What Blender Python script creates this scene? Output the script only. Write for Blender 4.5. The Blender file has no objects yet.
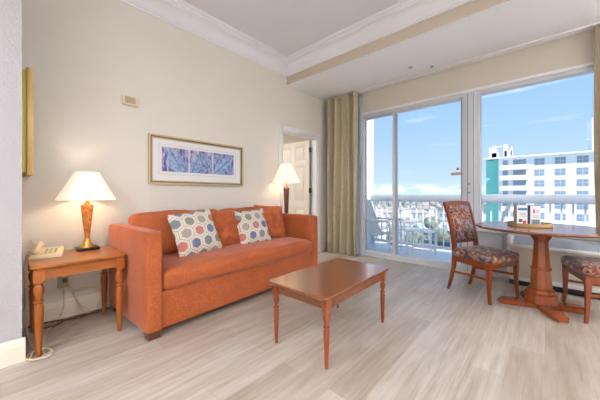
import bpy, bmesh, math, random
from mathutils import Vector, Matrix, noise
random.seed(7)
PI = math.pi
S = bpy.context.scene
C = S.collection

# ------------------------------------------------------------ camera
cam = bpy.data.cameras.new('camera'); co = bpy.data.objects.new('camera', cam); C.objects.link(co)
co.location = (0, 0, 1.08)
co.rotation_euler = (PI/2, 0, math.radians(42.12))
cam.sensor_width = 36; cam.lens = 36*271/600; cam.shift_y = -0.01
cam.clip_start = 0.05; cam.clip_end = 6000
S.camera = co
# ------------------------------------------------------------ exposure
S.view_settings.view_transform = 'Standard'; S.view_settings.look = 'None'
S.view_settings.gamma = 1.0; S.view_settings.use_curve_mapping = False
S.view_settings.exposure = 0.22

# ------------------------------------------------------------ node helpers
class NT:
    def __init__(s, tree): s.t = tree; s.n = tree.nodes; s.l = tree.links
    def new(s, typ, **kw):
        nd = s.n.new(typ)
        for k, v in kw.items(): setattr(nd, k, v)
        return nd
    def put(s, sock, v):
        if v is None: return
        if isinstance(v, bpy.types.NodeSocket): s.l.new(v, sock)
        else: sock.default_value = v
    def m(s, op, a, b=None, c=None):
        nd = s.new('ShaderNodeMath', operation=op)
        s.put(nd.inputs[0], a); s.put(nd.inputs[1], b); s.put(nd.inputs[2], c)
        return nd.outputs[0]
    def vm(s, op, a, b=None):
        nd = s.new('ShaderNodeVectorMath', operation=op)
        s.put(nd.inputs[0], a); s.put(nd.inputs[1], b)
        return nd.outputs['Value'] if op in ('DOT_PRODUCT', 'LENGTH') else nd.outputs[0]
    def mix(s, f, a, b, blend='MIX'):
        nd = s.new('ShaderNodeMix', data_type='RGBA', blend_type=blend)
        s.put(nd.inputs[0], f); s.put(nd.inputs[6], a); s.put(nd.inputs[7], b)
        return nd.outputs[2]
    def ramp(s, f, stops, interp='LINEAR'):
        nd = s.new('ShaderNodeValToRGB'); cr = nd.color_ramp; cr.interpolation = interp
        while len(cr.elements) < len(stops): cr.elements.new(0.5)
        for e, (p, c) in zip(cr.elements, stops):
            e.position = p; e.color = (*c[:3], 1)
        s.put(nd.inputs[0], f); return nd.outputs[0]
    def noise(s, vec, scale, detail=3, rough=.5, out=0):
        nd = s.new('ShaderNodeTexNoise'); s.put(nd.inputs['Vector'], vec)
        nd.inputs['Scale'].default_value = scale; nd.inputs['Detail'].default_value = detail
        nd.inputs['Roughness'].default_value = rough; return nd.outputs[out]
    def coord(s, k='Object'): return s.new('ShaderNodeTexCoord').outputs[k]
    def scale(s, v, sc): 
        nd = s.new('ShaderNodeMapping'); s.put(nd.inputs[0], v); nd.inputs['Scale'].default_value = sc
        return nd.outputs[0]
    def bump(s, h, strength=.3, dist=.01):
        nd = s.new('ShaderNodeBump'); s.put(nd.inputs['Height'], h)
        nd.inputs['Strength'].default_value = strength; nd.inputs['Distance'].default_value = dist
        return nd.outputs[0]

def lin(c):
    return tuple(((v/255)/12.92 if v/255 <= .04045 else ((v/255+.055)/1.055)**2.4) for v in c)
def L4(c): return (*lin(c), 1)

def mat(name, rgb=(200, 200, 200), rough=.6, metal=0, spec=.5, sheen=0, build=None, emit=None, estr=1, coat=0):
    m = bpy.data.materials.new(name); m.use_nodes = True
    nt = NT(m.node_tree); p = m.node_tree.nodes['Principled BSDF']
    p.inputs['Base Color'].default_value = L4(rgb)
    p.inputs['Roughness'].default_value = rough; p.inputs['Metallic'].default_value = metal
    p.inputs['Specular IOR Level'].default_value = spec
    p.inputs['Sheen Weight'].default_value = sheen
    p.inputs['Coat Weight'].default_value = coat; p.inputs['Coat Roughness'].default_value = .15
    if emit: p.inputs['Emission Color'].default_value = L4(emit); p.inputs['Emission Strength'].default_value = estr
    if build: build(nt, p)
    else:
        v = nt.noise(nt.coord(), 4, 3)
        c = nt.mix(v, tuple(x*.97 for x in lin(rgb))+(1,), tuple(min(1, x*1.03) for x in lin(rgb))+(1,))
        nt.put(p.inputs['Base Color'], c)
    return m

# ------------------------------------------------------------ world: clear sky, low clouds at the horizon
w = bpy.data.worlds.new('world'); S.world = w; w.use_nodes = True
nt = NT(w.node_tree); w.node_tree.nodes.clear()
d = nt.new('ShaderNodeTexCoord').outputs['Generated']
sep = nt.new('ShaderNodeSeparateXYZ'); nt.put(sep.inputs[0], d); z = sep.outputs[2]
sky = nt.ramp(z, [(0.0, lin((198, 226, 245))), (.06, lin((186, 212, 240))), (.2, lin((162, 199, 240))), (.42, lin((142, 184, 236))), (1.0, lin((100, 166, 232)))])
cv = nt.scale(d, (1, 1, 2.6))
n1 = nt.noise(cv, 20, 7, .62)
band = nt.m('MULTIPLY', nt.m('SUBTRACT', 1.0, nt.m('SMOOTH_MIN', nt.m('MULTIPLY', nt.m('ABSOLUTE', nt.m('SUBTRACT', z, .017)), 46.0), 1.0, .1)), 1.0)
cf = nt.m('MULTIPLY', band, nt.ramp(n1, [(.38, (0, 0, 0)), (.52, (1, 1, 1))]))
wisp = nt.noise(nt.scale(d, (2.2, 2.2, 16)), 1.8, 5, .55)
wf = nt.m('MULTIPLY', nt.ramp(wisp, [(.60, (0, 0, 0)), (.78, (1, 1, 1))]), .55)
col = nt.mix(cf, sky, (.92, .95, .99, 1)); col = nt.mix(wf, col, (.9, .95, 1, 1))
bg = nt.new('ShaderNodeBackground'); nt.put(bg.inputs[0], col); bg.inputs[1].default_value = 1.1
wo = nt.new('ShaderNodeOutputWorld'); nt.l.new(bg.outputs[0], wo.inputs[0])
# ------------------------------------------------------------ sun (behind the building)
def light(name, kind, loc, energy, color=(1, 1, 1), size=.1, rot=(0, 0, 0), sy=None):
    l = bpy.data.lights.new(name, kind); l.energy = energy; l.color = color
    if kind == 'AREA':
        l.size = size
        if sy: l.shape = 'RECTANGLE'; l.size_y = sy
    elif kind == 'SUN': l.angle = size
    else: l.shadow_soft_size = size
    o = bpy.data.objects.new(name, l); o.location = loc; o.rotation_euler = rot; C.objects.link(o); return o
light('sun', 'SUN', (0, -20, 60), 6.5, (1, .97, .94), .01, (math.radians(40), 0, math.radians(62)))
# ------------------------------------------------------------ fill lamps added out of view to brighten the room (fixtures built below)
FILL_LAMPS = [(-1.1, -1.4, 150, 3.22), (.9, -1.5, 120, 3.22), (1.75, .6, 130, 3.22), (1.95, 3.3, 110, 2.86)]
for i, (x, y, e, zc) in enumerate(FILL_LAMPS):
    light('ceiling_fill_light', 'POINT', (x, y, zc-.6), e, (.97, .985, 1.0), .16)
light('bedroom_fill_light', 'AREA', (-4.6, 2.4, 2.62), 45, (1, .96, .92), .5)  # added fill without a fixture, brightens the open bedroom door

# ------------------------------------------------------------ materials
def wall_b(rgb, bump=.25, sc=90):
    def b(nt, p):
        c = nt.coord()
        nt.put(p.inputs['Base Color'], nt.mix(nt.noise(c, 3, 3), tuple(x*.97 for x in lin(rgb))+(1,), L4(rgb)))
        nt.put(p.inputs['Normal'], nt.bump(nt.noise(c, sc, 4, .6), bump, .006))
    return b
M = {}
M['wall'] = mat('wall_paint', rough=.85, spec=.2, build=wall_b((232, 227, 219)))
M['wallgrey'] = mat('wall_paint_near_shaded', rough=.85, spec=.2, build=wall_b((184, 182, 186), .9, 60))  # near wall's weaker light is put into this darker grey
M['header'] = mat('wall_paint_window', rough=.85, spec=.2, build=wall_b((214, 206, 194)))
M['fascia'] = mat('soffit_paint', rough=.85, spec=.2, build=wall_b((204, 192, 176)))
M['ceil'] = mat('ceiling_paint', rough=.9, spec=.2, build=wall_b((234, 234, 238), .8, 70))
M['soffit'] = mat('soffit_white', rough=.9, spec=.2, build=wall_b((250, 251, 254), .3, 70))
M['trim'] = mat('white_trim', (238, 238, 240), .45)
M['crown'] = mat('crown_paint', (236, 237, 242), .5)
M['base'] = mat('baseboard_paint', (236, 226, 210), .5)
M['alum'] = mat('white_aluminium', (206, 209, 216), .4)
M['alumdark'] = mat('grey_gasket', (120, 128, 142), .5)
M['grille'] = mat('grey_grille', (176, 186, 200), .5)
M['frame'] = mat('pale_gold_frame', (206, 186, 150), .4, .2)
M['housewhite'] = mat('house_white', (206, 206, 204), .9)
M['patio'] = mat('patio_aluminium', (214, 216, 220), .5)
M['door'] = mat('door_paint', (222, 214, 202), .5)
M['bal'] = mat('balcony_paint', (240, 241, 243), .7)
M['balrail'] = mat('balcony_rail_paint', (180, 187, 197), .7)
M['steel'] = mat('brushed_steel', (150, 155, 160), .3, .9)
M['black'] = mat('black_lacquer', (22, 18, 16), .25)
M['cream'] = mat('cream_plastic', (232, 216, 180), .4)
M['creamdk'] = mat('grey_button_plastic', (178, 168, 145), .5)
M['cord'] = mat('beige_cord', (218, 200, 168), .6)
M['brass'] = mat('brass', (205, 160, 80), .3, .9)
M['gold'] = mat('gold_frame', (214, 180, 116), .35, .25)
M['golddk'] = mat('dark_gold_frame', (120, 92, 54), .4, .4)
M['olive'] = mat('olive_gilt', (206, 192, 84), .45, 0)
M['silver'] = mat('silver_gilt', (190, 176, 150), .35, .5)
M['matb'] = mat('picture_mat', (240, 238, 238), .8)
M['matline'] = mat('picture_mat_line', (172, 178, 214), .8)
M['darkmetal'] = mat('dark_gap', (40, 42, 48), .6)
M['rooftile'] = mat('clay_roof', (164, 152, 146), .9)
M['roofgrey'] = mat('grey_roof', (150, 150, 152), .9)
M['stucco'] = mat('white_stucco', (236, 238, 240), .9)
M['sandst'] = mat('sand_stucco', (190, 180, 164), .9)
M['teal'] = mat('teal_stucco', (126, 214, 200), .8)
M['hglass'] = mat('far_window_glass', (146, 160, 180), .4)
M['hwin'] = mat('far_window_frame', (206, 212, 222), .6)
M['leaf'] = mat('tree_leaves', (124, 132, 116), .9)
M['bark'] = mat('bark', (110, 92, 76), .9)
M['red'] = mat('red_ink', (196, 48, 40), .6)
M['blue'] = mat('blue_ink', (40, 120, 170), .6)
M['inkgrey'] = mat('grey_ink', (120, 126, 140), .6)
M['navy'] = mat('navy_card', (66, 78, 108), .6)
M['paper'] = mat('white_card', (228, 228, 232), .6)
M['kraft'] = mat('brown_card', (176, 158, 142), .7)
M['tray'] = mat('tan_tray', (186, 158, 118), .5)

def floor_b(nt, p):
    c = nt.coord()
    sp = nt.new('ShaderNodeSeparateXYZ'); nt.put(sp.inputs[0], c)
    cb = nt.new('ShaderNodeCombineXYZ'); nt.put(cb.inputs[0], sp.outputs[1]); nt.put(cb.inputs[1], sp.outputs[0])
    br = nt.new('ShaderNodeTexBrick'); nt.put(br.inputs['Vector'], cb.outputs[0])
    br.offset = .37; br.inputs['Scale'].default_value = 1
    br.inputs['Brick Width'].default_value = 1.22; br.inputs['Row Height'].default_value = .178
    br.inputs['Mortar Size'].default_value = .0012; br.inputs['Mortar Smooth'].default_value = .2
    br.inputs['Color1'].default_value = (0, 0, 0, 1); br.inputs['Color2'].default_value = (1, 1, 1, 1)
    br.inputs['Mortar'].default_value = (.3, .3, .3, 1)
    tone = nt.ramp(br.outputs['Color'], [(0, lin((174, 161, 147))), (.5, lin((190, 179, 167))), (1, lin((204, 196, 187)))])
    g1 = nt.noise(nt.scale(c, (22, 1.3, 1)), 1.6, 6, .62)
    g2 = nt.ramp(nt.noise(nt.scale(c, (110, 5, 1)), 1.0, 4, .6), [(.35, (0, 0, 0)), (.68, (1, 1, 1))])
    col = nt.mix(nt.ramp(g1, [(.35, (0, 0, 0)), (.7, (1, 1, 1))]), tone, nt.mix(.6, tone, L4((146, 124, 100))))
    col = nt.mix(nt.m('MULTIPLY', g2, .26), col, L4((138, 122, 106)))
    blot = nt.noise(nt.scale(c, (5, 1.2, 1)), 1.3, 3)
    col = nt.mix(nt.ramp(blot, [(.45, (0, 0, 0)), (.75, (.45, .45, .45))]), col, L4((212, 205, 197)))
    col = nt.mix(nt.m('MULTIPLY', br.outputs['Fac'], .35), col, L4((140, 124, 108)))
    nt.put(p.inputs['Base Color'], col)
    nt.put(p.inputs['Roughness'], nt.m('ADD', .30, nt.m('MULTIPLY', g1, .18)))
    nt.put(p.inputs['Normal'], nt.bump(g2, .08, .003))
M['floor'] = mat('oak_plank_floor', spec=.5, build=floor_b)

def wood_b(c1, c2, axis=(14, 1.2, 14), gs=3):
    def b(nt, p):
        c = nt.coord()
        g = nt.noise(nt.scale(c, axis), gs, 6, .6)
        g2 = nt.noise(nt.scale(c, tuple(a*4 for a in axis)), gs, 3, .6)
        f = nt.m('ADD', nt.m('MULTIPLY', g, .75), nt.m('MULTIPLY', g2, .25))
        nt.put(p.inputs['Base Color'], nt.ramp(f, [(.3, lin(c1)), (.7, lin(c2))]))
    return b
M['honey'] = mat('honey_wood', rough=.3, coat=.3, build=wood_b((136, 70, 12), (174, 98, 22), (14, 1.2, 14)))
M['honeyv'] = mat('honey_wood_upright', rough=.3, coat=.3, build=wood_b((136, 68, 12), (168, 92, 20), (14, 14, 1.2)))
M['cherryv'] = mat('cherry_wood_upright', rough=.3, coat=.3, build=wood_b((116, 50, 18), (154, 76, 30), (14, 14, 1.2)))
M['cherry'] = mat('cherry_wood', rough=.24, coat=.5, build=wood_b((112, 58, 28), (132, 74, 38), (14, 1.2, 14)))
M['chairw'] = mat('chair_wood', rough=.3, coat=.3, build=wood_b((108, 46, 18), (140, 66, 26), (14, 14, 1.2)))
M['ped'] = mat('pedestal_wood', rough=.25, coat=.4, build=wood_b((114, 52, 20), (148, 74, 28), (12, 12, 1.2)))
M['darkw'] = mat('dark_wood', rough=.3, coat=.3, build=wood_b((72, 38, 26), (112, 62, 40), (12, 12, 1.5)))
def amber_b(nt, p):
    c = nt.coord()
    v = nt.new('ShaderNodeTexVoronoi'); nt.put(v.inputs['Vector'], nt.scale(c, (1, 1, .6))); v.inputs['Scale'].default_value = 60
    f = nt.m('ADD', nt.m('MULTIPLY', v.outputs[0], .6), nt.m('MULTIPLY', nt.noise(c, 25, 4), .6))
    nt.put(p.inputs['Base Color'], nt.ramp(f, [(.25, lin((150, 82, 26))), (.5, lin((180, 104, 40))), (.75, lin((204, 132, 60)))]))
M['amber'] = mat('amber_burl', rough=.2, coat=.5, build=amber_b)

def orange_b(nt, p):
    c = nt.coord()
    n = nt.noise(c, 5, 4, .6); n2 = nt.noise(nt.scale(c, (1, .7, 1.3)), 170, 3, .7)
    col = nt.ramp(n, [(.3, lin((150, 68, 28))), (.7, lin((170, 86, 40)))])
    col = nt.mix(nt.m('MULTIPLY', nt.ramp(n2, [(.45, (0, 0, 0)), (.62, (1, 1, 1))]), .36), col, L4((214, 142, 108)))
    nt.put(p.inputs['Base Color'], col)
    nt.put(p.inputs['Normal'], nt.bump(n2, .25, .003))
    p.inputs['Sheen Roughness'].default_value = .35
    p.inputs['Sheen Tint'].default_value = L4((255, 214, 214))
M['orange'] = mat('orange_chenille', rough=.8, spec=.2, sheen=.45, build=orange_b)

def hex_b(nt, p):
    c = nt.coord(); sp = nt.new('ShaderNodeSeparateXYZ'); nt.put(sp.inputs[0], c)
    k = 7.8
    x = nt.m('ADD', nt.m('MULTIPLY', sp.outputs[0], k), 40.0); y = nt.m('ADD', nt.m('MULTIPLY', sp.outputs[1], k), 40*1.7320508)
    R3 = 1.7320508
    def cell(ox, oy):
        gx = nt.m('SUBTRACT', nt.m('FLOORED_MODULO', nt.m('SUBTRACT', x, ox), 1.0), .5)
        gy = nt.m('SUBTRACT', nt.m('FLOORED_MODULO', nt.m('SUBTRACT', y, oy), R3), R3/2)
        return gx, gy
    ax, ay = cell(0, 0); bx, by = cell(.5, R3/2)
    da = nt.m('ADD', nt.m('MULTIPLY', ax, ax), nt.m('MULTIPLY', ay, ay))
    db = nt.m('ADD', nt.m('MULTIPLY', bx, bx), nt.m('MULTIPLY', by, by))
    s_ = nt.m('LESS_THAN', da, db)
    def sel(a, b): return nt.m('ADD', nt.m('MULTIPLY', a, s_), nt.m('MULTIPLY', b, nt.m('SUBTRACT', 1.0, s_)))
    gx = sel(ax, bx); gy = sel(ay, by)
    hd = nt.m('MAXIMUM', nt.m('ABSOLUTE', gx), nt.m('ADD', nt.m('MULTIPLY', nt.m('ABSOLUTE', gx), .5), nt.m('MULTIPLY', nt.m('ABSOLUTE', gy), .8660254)))
    ix = nt.m('ROUND', nt.m('MULTIPLY', nt.m('SUBTRACT', x, gx), 2.0)); iy = nt.m('ROUND', nt.m('MULTIPLY', nt.m('SUBTRACT', y, gy), 2/R3))
    idx = nt.m('FLOORED_MODULO', nt.m('ADD', nt.m('MULTIPLY', ix, 1.0), nt.m('MULTIPLY', iy, 2.0)), 5.0)
    colr = nt.ramp(nt.m('DIVIDE', nt.m('ADD', idx, .5), 5.0), [(0, lin((176, 82, 70))), (.2, lin((110, 112, 96))), (.4, lin((58, 82, 130))), (.6, lin((150, 136, 122))), (.8, lin((92, 106, 116)))], 'CONSTANT')
    sp_ = nt.noise(c, 160, 2)
    colr = nt.mix(nt.m('MULTIPLY', sp_, .3), colr, L4((230, 225, 215)))
    inside = nt.m('LESS_THAN', hd, .33)
    ring = nt.m('MULTIPLY', nt.m('GREATER_THAN', hd, .375), nt.m('LESS_THAN', hd, .40))
    ring2 = nt.m('GREATER_THAN', hd, .475)
    cream = nt.mix(nt.m('MAXIMUM', ring, ring2), L4((232, 226, 214)), L4((150, 132, 116)))
    nt.put(p.inputs['Base Color'], nt.mix(inside, cream, colr))
    nt.put(p.inputs['Normal'], nt.bump(sp_, .3, .002))
M['hex'] = mat('hexagon_print', rough=.85, spec=.2, sheen=.1, build=hex_b)

def flor_b(nt, p):
    c = nt.coord()
    v = nt.new('ShaderNodeTexVoronoi'); v.inputs['Scale'].default_value = 12
    dis = nt.vm('MULTIPLY', nt.noise(c, 12, 3, .5, 1), (.05, .05, .05)); nt.put(v.inputs['Vector'], nt.vm('ADD', c, dis))
    n = nt.noise(c, 22, 4, .55)
    f = nt.m('ADD', nt.m('MULTIPLY', v.outputs[0], .75), nt.m('MULTIPLY', n, .42))
    col = nt.ramp(f, [(.24, lin((196, 190, 160))), (.34, lin((178, 168, 112))), (.44, lin((120, 122, 74))), (.49, lin((136, 50, 54))), (.60, lin((112, 34, 46))), (.68, lin((166, 136, 104))), (.78, lin((70, 44, 60)))])
    blue = nt.noise(c, 9, 2)
    col = nt.mix(nt.ramp(blue, [(.55, (0, 0, 0)), (.62, (.7, .7, .7))]), col, nt.ramp(n, [(.4, lin((96, 42, 70))), (.6, lin((150, 160, 176)))]))
    nt.put(p.inputs['Base Color'], col)
    nt.put(p.inputs['Normal'], nt.bump(n, .25, .002))
M['floral'] = mat('floral_tapestry', rough=.75, spec=.25, sheen=.25, build=flor_b)

def art_b(nt, p):
    c = nt.coord(); n = nt.noise(nt.scale(c, (1, 2.4, .8)), 14, 5, .6)
    nt.put(p.inputs['Base Color'], nt.ramp(n, [(.3, lin((58, 52, 110))), (.45, lin((90, 108, 168))), (.55, lin((186, 170, 206))), (.68, lin((200, 206, 232)))]))
M['art'] = mat('art_ground', rough=.6, build=art_b)
def artl_b(nt, p):
    n = nt.noise(nt.coord(), 30, 4, .6)
    nt.put(p.inputs['Base Color'], nt.ramp(n, [(.35, lin((104, 138, 196))), (.55, lin((160, 190, 222))), (.7, lin((198, 214, 234)))]))
M['artleaf'] = mat('art_leaf', rough=.6, build=artl_b)
M['artvein'] = mat('art_vein', (62, 54, 112), .6)
M['artpink'] = mat('art_pink', (190, 90, 150), .6)

def curt_b(nt, p):
    c = nt.coord(); n = nt.noise(nt.scale(c, (60, 60, 6)), 4, 3)
    nt.put(p.inputs['Base Color'], nt.ramp(n, [(.3, lin((166, 155, 126))), (.7, lin((190, 180, 152)))]))
M['curtain'] = mat('olive_drape', rough=.7, spec=.3, sheen=.3, build=curt_b)
def sheer(name, rgb, t):
    m = bpy.data.materials.new(name); m.use_nodes = True; nt = NT(m.node_tree); nt.n.clear()
    d_ = nt.new('ShaderNodeBsdfDiffuse'); d_.inputs[0].default_value = L4(rgb)
    n = nt.noise(nt.coord(), 40, 2); nt.put(d_.inputs[0], nt.mix(n, L4(rgb), L4(tuple(min(255, v*1.03) for v in rgb))))
    tl = nt.new('ShaderNodeBsdfTranslucent'); tl.inputs[0].default_value = L4(rgb)
    a = nt.new('ShaderNodeMixShader'); a.inputs[0].default_value = t; nt.l.new(d_.outputs[0], a.inputs[1]); nt.l.new(tl.outputs[0], a.inputs[2])
    o = nt.new('ShaderNodeOutputMaterial'); nt.l.new(a.outputs[0], o.inputs[0]); return m
M['sheer'] = sheer('sheer_white', (236, 238, 242), .4)
M['sling'] = sheer('sling_mesh', (228, 224, 216), .25)
def shade_m():
    m = mat('lamp_shade', (250, 240, 222), .8, emit=(255, 234, 204), estr=.5)
    return m
M['shade'] = shade_m()
def glass_m():
    m = bpy.data.materials.new('window_glass'); m.use_nodes = True; nt = NT(m.node_tree); nt.n.clear()
    t = nt.new('ShaderNodeBsdfTransparent'); t.inputs[0].default_value = (.98, .985, .985, 1)
    g = nt.new('ShaderNodeBsdfGlossy'); g.inputs['Roughness'].default_value = .02
    fr = nt.new('ShaderNodeFresnel'); fr.inputs[0].default_value = 1.12
    a = nt.new('ShaderNodeMixShader'); nt.l.new(fr.outputs[0], a.inputs[0]); nt.l.new(t.outputs[0], a.inputs[1]); nt.l.new(g.outputs[0], a.inputs[2])
    o = nt.new('ShaderNodeOutputMaterial'); nt.l.new(a.outputs[0], o.inputs[0]); return m
M['glass'] = glass_m()
M['glow'] = mat('frosted_glow', (255, 250, 240), .5, emit=(255, 244, 226), estr=3)
def town_b(nt, p):
    c = nt.coord()
    v = nt.new('ShaderNodeTexVoronoi'); nt.put(v.inputs['Vector'], c); v.inputs['Scale'].default_value = .09
    n = nt.noise(c, .25, 5, .7)
    hs = nt.new('ShaderNodeSeparateColor'); nt.put(hs.inputs[0], v.outputs['Color'])
    f = nt.m('ADD', nt.m('MULTIPLY', hs.outputs[0], .6), nt.m('MULTIPLY', n, .5))
    nt.put(p.inputs['Base Color'], nt.ramp(f, [(.25, lin((104, 112, 104))), (.42, lin((136, 138, 132))), (.55, lin((168, 164, 156))), (.75, lin((206, 206, 204)))]))
M['town'] = mat('sandy_ground', rough=1, spec=.1, build=town_b)
def sea_b(nt, p):
    n = nt.noise(nt.scale(nt.coord(), (.01, .05, 1)), 1, 4)
    nt.put(p.inputs['Base Color'], nt.mix(n, L4((150, 186, 208)), L4((176, 206, 224))))
M['sea'] = mat('sea_water', rough=.6, build=sea_b)
def pool_b(nt, p):
    nt.put(p.inputs['Base Color'], nt.mix(nt.noise(nt.coord(), .6, 3), L4((120, 214, 222)), L4((150, 230, 234))))
M['pool'] = mat('pool_water', rough=.3, build=pool_b)
M['asphalt'] = mat('pale_asphalt', (196, 196, 198), .95)

# ------------------------------------------------------------ mesh helpers
def bm_(): return bmesh.new()
def box(bm, x0, x1, y0, y1, z0, z1, mi=0, bev=0, seg=2, mtx=None):
    r = bmesh.ops.create_cube(bm, size=1)
    vs = r['verts']
    for v in vs:
        v.co = Vector(((x0+x1)/2+v.co.x*(x1-x0), (y0+y1)/2+v.co.y*(y1-y0), (z0+z1)/2+v.co.z*(z1-z0)))
    fs = list({f for v in vs for f in v.link_faces})
    for f in fs: f.material_index = mi
    if bev:
        es = list({e for v in vs for e in v.link_edges})
        r2 = bmesh.ops.bevel(bm, geom=es, offset=bev, segments=seg, affect='EDGES', profile=.5, clamp_overlap=True)
        vs = list({v for f in r2['faces'] for v in f.verts} | {v for v in vs if v.is_valid})
        for f in {f for v in vs for f in v.link_faces}: f.material_index = mi
    if mtx is not None:
        for v in vs: v.co = mtx @ v.co
    return vs
def lathe(bm, prof, seg=20, c=(0, 0, 0), mi=0, square=False, cap=True, rot=0):
    rings = []
    for r, z in prof:
        ring = []
        for i in range(seg):
            a = 2*PI*(i+.5)/seg + rot
            k = 1
            if square: k = 1/max(abs(math.cos(a-rot)), abs(math.sin(a-rot)))
            ring.append(bm.verts.new((c[0]+r*k*math.cos(a), c[1]+r*k*math.sin(a), c[2]+z)))
        rings.append(ring)
    for a, b in zip(rings, rings[1:]):
        for i in range(seg):
            f = bm.faces.new((a[i], a[(i+1) % seg], b[(i+1) % seg], b[i])); f.material_index = mi
    if cap:
        for rg, fl in ((rings[0], True), (rings[-1], False)):
            f = bm.faces.new(rg[::-1] if fl else rg); f.material_index = mi
    return rings
def spline(pts, n=8):
    P = [Vector(p) for p in pts]; P = [P[0]*2-P[1]]+P+[P[-1]*2-P[-2]]; out = []
    for i in range(1, len(P)-2):
        for k in range(n):
            t = k/n; a, b, c, d_ = P[i-1:i+3]
            out.append(.5*((2*b)+(c-a)*t+(2*a-5*b+4*c-d_)*t*t+(3*b-a-3*c+d_)*t**3))
    out.append(P[-2]); return out
def tube(bm, pts, r=.004, seg=6, mi=0, sx=None):
    """sweep; r number or list; sx: (a,b) rectangular section half sizes list"""
    pts = [Vector(p) for p in pts]; rings = []; up = Vector((0, 0, 1)); pn = None
    for i, p in enumerate(pts):
        t = (pts[min(i+1, len(pts)-1)]-pts[max(i-1, 0)]).normalized()
        if pn is None:
            pn = t.cross(up)
            if pn.length < 1e-3: pn = t.cross(Vector((0, 1, 0)))
        n = (pn - t*pn.dot(t)).normalized(); b = t.cross(n); pn = n
        rr = r[i] if isinstance(r, (list, tuple)) else r
        rings.append([bm.verts.new(p+n*rr*math.cos(2*PI*k/seg)+b*rr*math.sin(2*PI*k/seg)) for k in range(seg)])
    for a, b in zip(rings, rings[1:]):
        for i in range(seg):
            bm.faces.new((a[i], a[(i+1) % seg], b[(i+1) % seg], b[i])).material_index = mi
    bm.faces.new(rings[0][::-1]); bm.faces.new(rings[-1])
def beam(bm, secs, mi=0):
    """secs: list of (cx,cy,z,hx,hy): rectangular sections stacked in z"""
    rings = [[bm.verts.new((cx+sx*hx, cy+sy*hy, z)) for sx, sy in ((-1, -1), (1, -1), (1, 1), (-1, 1))] for cx, cy, z, hx, hy in secs]
    for a, b in zip(rings, rings[1:]):
        for i in range(4): bm.faces.new((a[i], a[(i+1) % 4], b[(i+1) % 4], b[i])).material_index = mi
    bm.faces.new(rings[0][::-1]); bm.faces.new(rings[-1])
def bar(bm, p, q, hw, hh, mi=0):
    """rectangular bar from p to q"""
    p, q = Vector(p), Vector(q); t = (q-p).normalized(); up = Vector((0, 0, 1))
    if abs(t.z) > .95: up = Vector((0, 1, 0))
    n = t.cross(up).normalized(); b = n.cross(t)
    ra = [bm.verts.new(p+n*hw*i+b*hh*j) for i, j in ((-1, -1), (1, -1), (1, 1), (-1, 1))]
    rb = [bm.verts.new(q+n*hw*i+b*hh*j) for i, j in ((-1, -1), (1, -1), (1, 1), (-1, 1))]
    for i in range(4): bm.faces.new((ra[i], ra[(i+1) % 4], rb[(i+1) % 4], rb[i])).material_index = mi
    bm.faces.new(ra[::-1]); bm.faces.new(rb)
def soft(bm, sx, sy, sz, r, puff=(0, 0, 0), n=14, c=(0, 0, 0), mtx=None, wr=0, seed=0, taper=0, mi=0):
    """rounded puffy box, centred; puff = bulge on x, y, z faces"""
    t = bmesh.new(); bmesh.ops.create_cube(t, size=2)
    bmesh.ops.subdivide_edges(t, edges=t.edges[:], cuts=n, use_grid_fill=True)
    hx, hy, hz = sx/2, sy/2, sz/2
    vm = {}
    for v in t.verts:
        u = v.co.copy()
        w_ = [math.copysign(abs(k)**.8, k) for k in u]
        p = Vector((w_[0]*hx, w_[1]*hy, w_[2]*hz))
        q = Vector((max(-hx+r, min(hx-r, p.x)), max(-hy+r, min(hy-r, p.y)), max(-hz+r, min(hz-r, p.z))))
        dd = p-q
        if dd.length > 1e-6: p = q+dd.normalized()*r
        f = lambda a, b: (1-a*a)*(1-b*b)
        p.x += math.copysign(puff[0]*f(u.y, u.z), u.x)*(abs(u.x)**3)
        p.y += math.copysign(puff[1]*f(u.x, u.z), u.y)*(abs(u.y)**3)
        p.z += math.copysign(puff[2]*f(u.x, u.y)**.6, u.z)*(abs(u.z)**3)
        if taper: p.x *= 1+taper*p.y/hy
        if wr: p += p.normalized()*wr*noise.noise(p*9+Vector((seed, 0, 0)))
        p += Vector(c)
        if mtx is not None: p = mtx @ p
        vm[v] = bm.verts.new(p)
    for f_ in t.faces:
        bm.faces.new([vm[v] for v in f_.verts]).material_index = mi
    t.free()
def obj(name, bm, m, parent=None, smooth=True, loc=None, rot=None, ang=40):
    me = bpy.data.meshes.new(name)
    bmesh.ops.recalc_face_normals(bm, faces=bm.faces[:]); bm.to_mesh(me); bm.free()
    for mm in (m if isinstance(m, (list, tuple)) else [m]): me.materials.append(M[mm])
    if smooth:
        me.polygons.foreach_set('use_smooth', [True]*len(me.polygons))
        try: me.set_sharp_from_angle(angle=math.radians(ang))
        except Exception: pass
    o = bpy.data.objects.new(name, me); C.objects.link(o)
    if parent: o.parent = parent
    if loc: o.location = loc
    if rot: o.rotation_euler = rot
    return o
def tag(o, label=None, cat=None, group=None, kind=None):
    if label: o['label'] = label
    if cat: o['category'] = cat
    if group: o['group'] = group
    if kind: o['kind'] = kind
    return o
def thing(name, label, cat, loc=(0, 0, 0), rz=0, group=None):
    o = bpy.data.objects.new(name, None); C.objects.link(o); o.empty_display_size = .1
    o.location = loc; o.rotation_euler = (0, 0, rz); return tag(o, label, cat, group)
def struct(name, bm, m, parent=None, **k):
    o = obj(name, bm, m, parent, **k)
    if not parent: o['kind'] = 'structure'
    return o
def copy_tree(o, parent=None):
    c = o.copy(); C.objects.link(c); c.parent = parent
    for ch in list(o.children): copy_tree(ch, c)
    return c

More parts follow.
